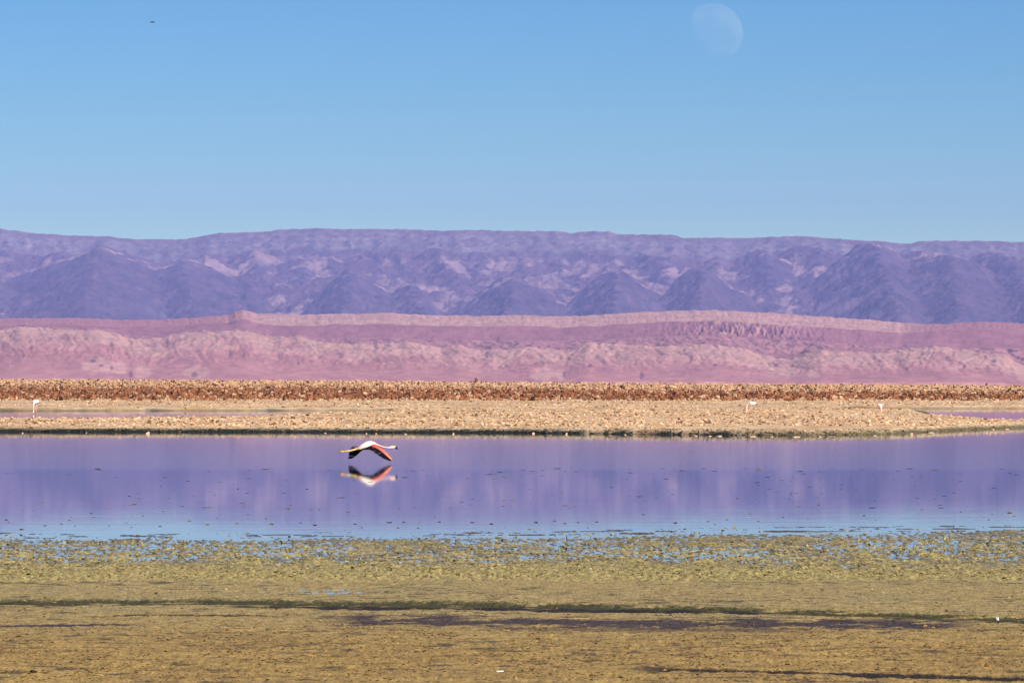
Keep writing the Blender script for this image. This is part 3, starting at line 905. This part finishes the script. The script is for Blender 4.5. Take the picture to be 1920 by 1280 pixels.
    # near wing: upper side towards us
    near_st = [(702, 832.2, 683.0, 839.6, 0.05), (708.5, 835.6, 688.5, 840.6, .17), (716, 840.0, 696.5, 843.6, .31), (723.5, 845.2, 704, 848.6, .46), (730, 852.0, 712.5, 854.2, .60), (734.6, 857.6, 723, 859.6, .71), (736.8, 861.2, 732, 862.3, .77)]
    far_st = [(699, 832.0, 679.5, 838.0, -.05), (699, 838.0, 678, 843.2, -.16), (692.5, 842.3, 671.5, 839.0, -.30), (681, 843.4, 661, 833.6, -.44), (673.5, 848.8, 654.5, 841.5, -.58), (665.5, 855.5, 652.0, 852.5, -.70), (657.5, 859.6, 651.5, 859.8, -.77)]
    for stations, is_near in ((near_st, True), (far_st, False)):
        st, pt, cov = wing(stations, is_near)
        kk = 6; nn = len(cov[0]) // (2 * kk); wc = []
        for q in range(len(cov[0])):
            e = ((q // kk) % nn) / (nn - 1); f = (q % kk) / (kk - 1)
            a = np.array([0.80, 0.10, 0.075]) * (1 - e) + np.array([0.86, 0.34, 0.22]) * e
            wc.append(a * (0.8 + 0.35 * abs(f - .5)) if q % 3 else a)
        w = pymesh('wing', cov, feather_tint, root, wc)
        # flight feathers: separate overlapping blades from under the coverts to the trailing edge
        blades = []
        nf = 30
        for i in range(nf):
            e = (i + .5) / nf
            s = st[min(len(st) - 1, int(e * (len(st) - 1)))]
            s2 = st[min(len(st) - 1, int(min(1, e + .05 + .08 * e) * (len(st) - 1)))]
            mix = lambda f: pt(s, f) * (1 - f * .7) + pt(s2, f) * (f * .7)
            wd = 0.020 + 0.006 * math.sin(i)
            dn = Vector((0, 0, -.006))
            lead = .05 + .0 * e
            a, b, c, d_ = mix(lead) + dn, mix(.5) + dn, mix(.88) + dn, mix(1.0 - .04 * (i % 2)) + dn
            nx = (pt(st[min(len(st) - 1, int(e * (len(st) - 1)) + 1)], .5) - pt(st[max(0, int(e * (len(st) - 1)) - 1)], .5)).normalized()
            Vv, Ff = [], []
            for (p, ww, tt) in ((a, wd * .7, .003), (b, wd, .003), (c, wd * .85, .002), (d_, wd * .25, .001)):
                for sx, sz in ((-1, 0), (0, 1), (1, 0), (0, -1)):
                    Vv.append(p + nx * sx * ww + Vector((0, 0, sz * tt)))
            for j in range(3):
                for k in range(4):
                    Ff.append((j * 4 + k, j * 4 + (k + 1) % 4, j * 4 + 4 + (k + 1) % 4, j * 4 + 4 + k))
            Ff += [(3, 2, 1, 0), (12, 13, 14, 15)]
            blades.append((Vv, Ff))
        pymesh('flight_feathers', merge(*blades), black_feather, w)
    return root
flying_flamingo()

def grazing_flamingo(label, px, py, z0, heading, neckdir, scale, white=(0.92, 0.84, 0.80)):
    """wading bird with its long neck bent down to the ground; heading is the way the body points"""
    D = float(dist(py, z0))
    root = bpy.data.objects.new('wading_flamingo', None); COL.objects.link(root)
    root.location = (X(px, D), D, z0); root.rotation_euler = (0, 0, heading); root.scale = (scale,) * 3
    tag(root, label, 'flamingo', 'flamingos feeding on the salt flat')
    prof = spline([(-.25, .47, .02, .015), (-.19, .475, .06, .05), (-.08, .49, .095, .085), (.04, .49, .10, .095), (.13, .47, .075, .08), (.19, .43, .04, .05), (.225, .36, .026, .028),
                   (.235, .27, .021, .021), (.22, .18, .020, .020), (.225, .12, .024, .025), (.24, .085, .034, .03), (.245, .06, .026, .024)], 40)
    VF = sweep([(p[0], 0, p[1]) for p in prof], [(p[2], p[3]) for p in prof], 14, up=(0, 1, 0))
    # the sweep's axes swap when it turns down the neck, radii there are nearly round so the tube stays even
    col = []
    for v in VF[0]:
        t = min(1, max(0, (.40 - v[2]) / .1)) if v[0] > .12 else 0
        col.append(np.array(white) * (1 - t) + np.array([0.90, 0.66, 0.64]) * t)
    pymesh('body', VF, feather_tint, root, col)
    bl = pymesh('bill', sweep([(.245, 0, .066), (.228, 0, .042), (.222, 0, .03)], [(.018, .018), (.016, .016), (.014, .014)], 8), bill_yellow, root)
    pymesh('bill_tip', sweep([(.222, 0, .031), (.205, 0, .015), (.19, 0, .012)], [(.014, .014), (.011, .011), (.003, .003)], 8), bill_black, bl)
    for sd in (-1, 1):
        pymesh('leg', sweep([(.02, sd * .035, .42), (.0, sd * .035, .24), (.015, sd * .035, .23), (.02 + .03 * sd, sd * .035, .0)], [.020, .010, .013, .009], 8), leg_pink, root)
        wv = sweep([(.12, sd * .085, .50), (.02, sd * .098, .505), (-.10, sd * .085, .49), (-.20, sd * .05, .475)], [(.012, .05), (.016, .065), (.014, .055), (.006, .02)], 10)
        w = pymesh('wing', wv, feather_tint, root, [(0.90, 0.72, 0.68)] * len(wv[0]))
        pymesh('flight_feathers', sweep([(-.12, sd * .055, .475), (-.22, sd * .04, .455), (-.30, sd * .015, .44)], [(.012, .03), (.016, .032), (.004, .008)], 8), black_feather, w)
grazing_flamingo('upright looking white flamingo feeding in the narrow pond at far left', 67.5, 776.5, -0.02, math.radians(248), 0, 1.2)
grazing_flamingo('white flamingo facing left with black tail feeding among tan salt lumps', 1409, 775.5, 0.14, math.radians(180), 0, 0.92)
grazing_flamingo('small white flamingo feeding beside the dark channel right of centre', 1649.5, 779.5, -0.0, math.radians(285), 0, 0.96)

def far_bird():
    d = 210.0; k = 1.0
    root = bpy.data.objects.new('distant_bird', None); COL.objects.link(root)
    root.location = (X(285, d), d, Zat(42, d)); root.rotation_euler = (0, 0, math.radians(60))
    tag(root, 'tiny dark bird high in the sky at upper left', 'bird')
    db = plain('dark_plumage', (0.03, 0.02, 0.015), 0.8)
    prof = [(-.09, 0, 0), (-.05, 0, .004), (0, 0, .006), (.04, 0, .006), (.06, 0, .006)]
    pymesh('body', sweep(prof, [.006, .014, .022, .018, .006], 10), db, root)
    for sd in (-1, 1):
        pymesh('wing', sweep([(.02, sd * .01, .01), (.02, sd * .05, .028), (.0, sd * .085, .0), (-.03, sd * .10, -.03)], [(.024, .005), (.022, .004), (.014, .003), (.003, .002)], 8), db, root)
    pymesh('tail', sweep([(-.07, 0, .004), (-.12, 0, .0)], [(.008, .003), (.018, .002)], 8), db, root)
far_bird()

# ------------------------------------------------------------------ small things on water, shore and mud
def lump(name, px, d, z, sx, sy, sz, mat, seed, label, cat, group=None, rz=0.0, sub=2):
    """irregular stone or clod"""
    import bmesh
    bm = bmesh.new(); bmesh.ops.create_icosphere(bm, subdivisions=sub, radius=1.0)
    r = rng(seed); ph = r.uniform(0, 10, 3)
    for v in bm.verts:
        n = 1 + 0.28 * math.sin(v.co.x * 3.1 + ph[0]) * math.cos(v.co.y * 2.7 + ph[1]) + 0.20 * math.sin(v.co.z * 5.3 + v.co.x * 4 + ph[2]) + r.uniform(-.10, .10)
        v.co = v.co * n
        v.co.x *= sx; v.co.y *= sy; v.co.z = max(v.co.z, -.35) * sz
    me = bpy.data.meshes.new(name); bm.to_mesh(me); bm.free()
    o = link(name, me, mat); o.location = (X(px, d), d, z); o.rotation_euler = (0, 0, rz)
    return tag(o, label, cat, group)

dark_clod = plain('dark_clod', (0.045, 0.030, 0.018), 0.9, 0.1, 0.4, 50)
olive_clod = plain('olive_clod', (0.20, 0.145, 0.055), 0.9, 0.1, 0.4, 50)
salt_stone = plain('salt_stone', (0.72, 0.52, 0.38), 0.9, 0.1, 0.2, 10)
brown_stone = plain('brown_stone', (0.16, 0.085, 0.045), 0.9, 0.1, 0.3, 10)
white_scrap = plain('white_scrap', (0.86, 0.86, 0.86), 0.6, 0.3, 0.05)

r = rng(404)
FLOAT = [(252, 945, 7), (305, 958, 5), (268, 967, 4), (355, 976, 6), (388, 983, 7), (443, 981, 6), (508, 982, 9), (540, 953, 7), (563, 980, 4), (590, 984, 7), (665, 982, 6),
         (730, 979, 7), (746, 989, 5), (757, 978, 5), (823, 978, 6), (885, 979, 6), (921, 982, 7), (1005, 979, 8), (1040, 976, 5), (1059, 981, 6), (1084, 979, 5), (1119, 978, 6),
         (1206, 964, 5), (1266, 980, 8), (1328, 977, 6), (1363, 974, 6), (1422, 977, 6), (1515, 973, 4), (1642, 975, 5), (1860, 964, 4), (1893, 961, 10), (1902, 967, 6), (130, 975, 5), (176, 969, 4),
         (84, 985, 6), (115, 982, 5), (40, 992, 8), (12, 974, 7), (205, 985, 4), (237, 980, 4), (300, 986, 5)]
for k in range(60):
    FLOAT.append((r.uniform(5, 1915), 890 + 105 * r.random() ** 0.6, r.uniform(2.2, 5.0)))
for k in range(165):
    FLOAT.append((r.uniform(0, 1) ** 0.7 * 1915, 878 + 75 * r.random() ** 1.6, r.uniform(4.0, 11.0) * (1 if r.random() < .5 else .7)))
proto = None
for k, (px, py, w) in enumerate(FLOAT):
    d = float(dist(py)); s = w / 2 * d / F
    if k % 8 == 0:
        o = lump('floating_clump', px, d, 0, 1, 1, 1, dark_clod if (k // 8) % 3 else olive_clod, 900 + k, None, None)
        proto = o
    else:
        o = proto.copy(); COL.objects.link(o)
    o.location = (X(px, d), d, 0.0); o.scale = (s, s * (2.5 if k < 101 else 4.0), s * (0.32 if k < 101 else 0.10)); o.rotation_euler = (0, 0, r.uniform(-.3, .3))
    tag(o, 'small dark clump of algae floating on the open lagoon water', 'algae clump', 'algae clumps floating on the lagoon')

for k, (px, py, w, h, mt) in enumerate([(42, 812, 4, 1.8, 0), (277, 813, 7, 3.5, 0), (687, 813, 3, 1.8, 0), (737, 813, 3, 4, 1), (760, 814, 6, 1.6, 0), (705, 813, 3, 1.2, 0), (850, 813.5, 4, 2.5, 0),
                     (1000, 813, 5, 2.5, 0), (1062, 814, 4, 3, 0), (1172, 815, 5, 1.5, 0), (1304, 817, 9, 1.6, 0), (1331, 817.5, 6, 1.4, 0), (1348, 817.6, 12, 1.5, 0), (1412, 818.4, 14, 1.6, 0), (1447, 818.8, 8, 1.3, 0), (1493, 819, 15, 1.6, 0), (1537, 818.6, 7, 1.8, 0), (1560, 818.2, 12, 1.4, 0), (1640, 816.8, 10, 1.5, 0), (1709, 813.5, 6, 2.4, 0), (1745, 811, 11, 1.4, 0), (1862, 805.5, 5, 2.2, 0), (1888, 804.6, 9, 1.2, 0), (610, 812, 4, 1.3, 0), (162, 811, 3, 1.0, 0)]):
    d = float(dist(py)); s = d / F
    lump('shore_stone', px, d, 0.0, w / 2 * s, w * s, h * s, brown_stone if mt else salt_stone, 50 + k,
         'brown upright stub standing in the water just off the far shore' if mt else 'small pale salt stone at the waterline of the far shore', 'stone', None if mt else 'salt stones along the far waterline')

def flat_stone(name, px, py, w, h, mat, seed, label, cat, group=None):
    z = 0.15
    d = float(dist(py, z)); s = d / F
    return lump(name, px, d, float(flat_h(np.array([px]), np.array([d]))[0]), w / 2 * s, w / 2 * s, h * s, mat, seed, label, cat, group)
flat_stone('dark_stone', 893, 781, 6, 5, brown_stone, 71, 'dark pointed stone standing out on the pale salt flat left of centre', 'stone')
flat_stone('dark_stone', 1412, 752, 5, 3, brown_stone, 72, 'dark stone at the foot of the brown crust above the left facing flamingo', 'stone')
flat_stone('dark_stone', 157, 741, 8, 4, brown_stone, 73, 'dark stone at the foot of the brown crust at far left', 'stone')
def crest_stone(px, w, h, seed, label):
    d = 786.0; s = d / F
    lump('crest_rock', px, d, float(crust_base(np.array([px]), np.array([d]))[0]) + .05, w / 2 * s, w / 2 * s, h * s, brown_stone, seed, label, 'rock')
crest_stone(893, 6, 10, 74, 'small peaked rock on the crust skyline left of centre')
crest_stone(1850, 6, 7, 75, 'small dark rock on the crust skyline at far right')
crest_stone(865, 6, 5, 76, 'dark low rock on the crust skyline beside the peaked rock')

def mud_place(px, py):
    d = float(dist(py)); h, c, _ = mud_fields(np.array([px]), np.array([d]))
    return d, max(float(h[0]), -0.003)
CLODS = [(1850, 1256, 10, 8, 'brown clod of mud at the lower right, the largest of the row'), (1806, 1258, 9, 5, 'flat brown clod left of the largest clod at lower right'), (1675, 1263, 8, 5, 'dark clod at the end of the bottom right dark streak'),
         (1857, 1265, 6, 4, 'small clod just in front of the largest clod at lower right'), (1460, 1225, 8, 5, 'round dark clod alone on the golden mud right of centre'), (63, 1263, 17, 5, 'long dark clod near the lower left corner'),
         (190, 1262, 5, 4, 'small dark clod right of the long clod at lower left'), (292, 1117, 5, 4, 'dark clod on the mat just below the puddles at left'), (1384, 1141, 9, 5, 'pale curled clod on the green line right of centre'),
         (388, 1198, 9, 5, 'brown clod on the golden mud at left under the dark streaks'), (773, 1240, 9, 5, 'yellow brown clod on the golden mud left of centre'), (540, 1157, 10, 5, 'pale stick like clod at the right end of the thin dark streak'),
         (181, 1056, 12, 5, 'black slab of algae in the speckled belt at far left'), (1297, 1046, 14, 5, 'brown clump in the speckled belt right of centre'), (1412, 1174, 6, 4, 'small orange clod by the violet streak')]
for k, (px, py, w, h, lb) in enumerate(CLODS):
    d, z = mud_place(px, py); s = d / F
    lump('mud_clod', px, d, z, w / 2 * s, w * .6 * s, h * .8 * s, dark_clod if k in (5, 7, 12) else (olive_clod if k in (8, 10, 11) else plain('brown_clod', (0.20, 0.085, 0.02), .9, .1, .4, 60) if k == 0 else brown_stone), 500 + k, lb, 'clod')
d, z = mud_place(938, 1265)
s = d / F
o = lump('white_feather', 938, d, z + .004, 8 * s, 3 * s, 1.8 * s, white_scrap, 610, 'white feather lying on the golden mud at the bottom centre', 'feather', None, .2)
d, z = mud_place(1870, 1166); s = d / F
lump('white_scrap', 1870, d, z + .004, 2.6 * s, 2 * s, 6 * s, white_scrap, 611, 'small upright white scrap on the dark green line at far right', 'scrap')
def stick():
    d, z = mud_place(1062.5, 1011); s = d / F
    VF = sweep([(0, 0, -.02), (.002, 0, 4 * s), (-.001, 0, 9 * s)], [1.3 * s, .9 * s, .5 * s], 8)
    o = pymesh('mud_spike', VF, dark_clod); o.location = (X(1062.5, d), d, z)
    tag(o, 'thin dark spike standing up from the speckled algae belt near centre', 'stick')
stick()
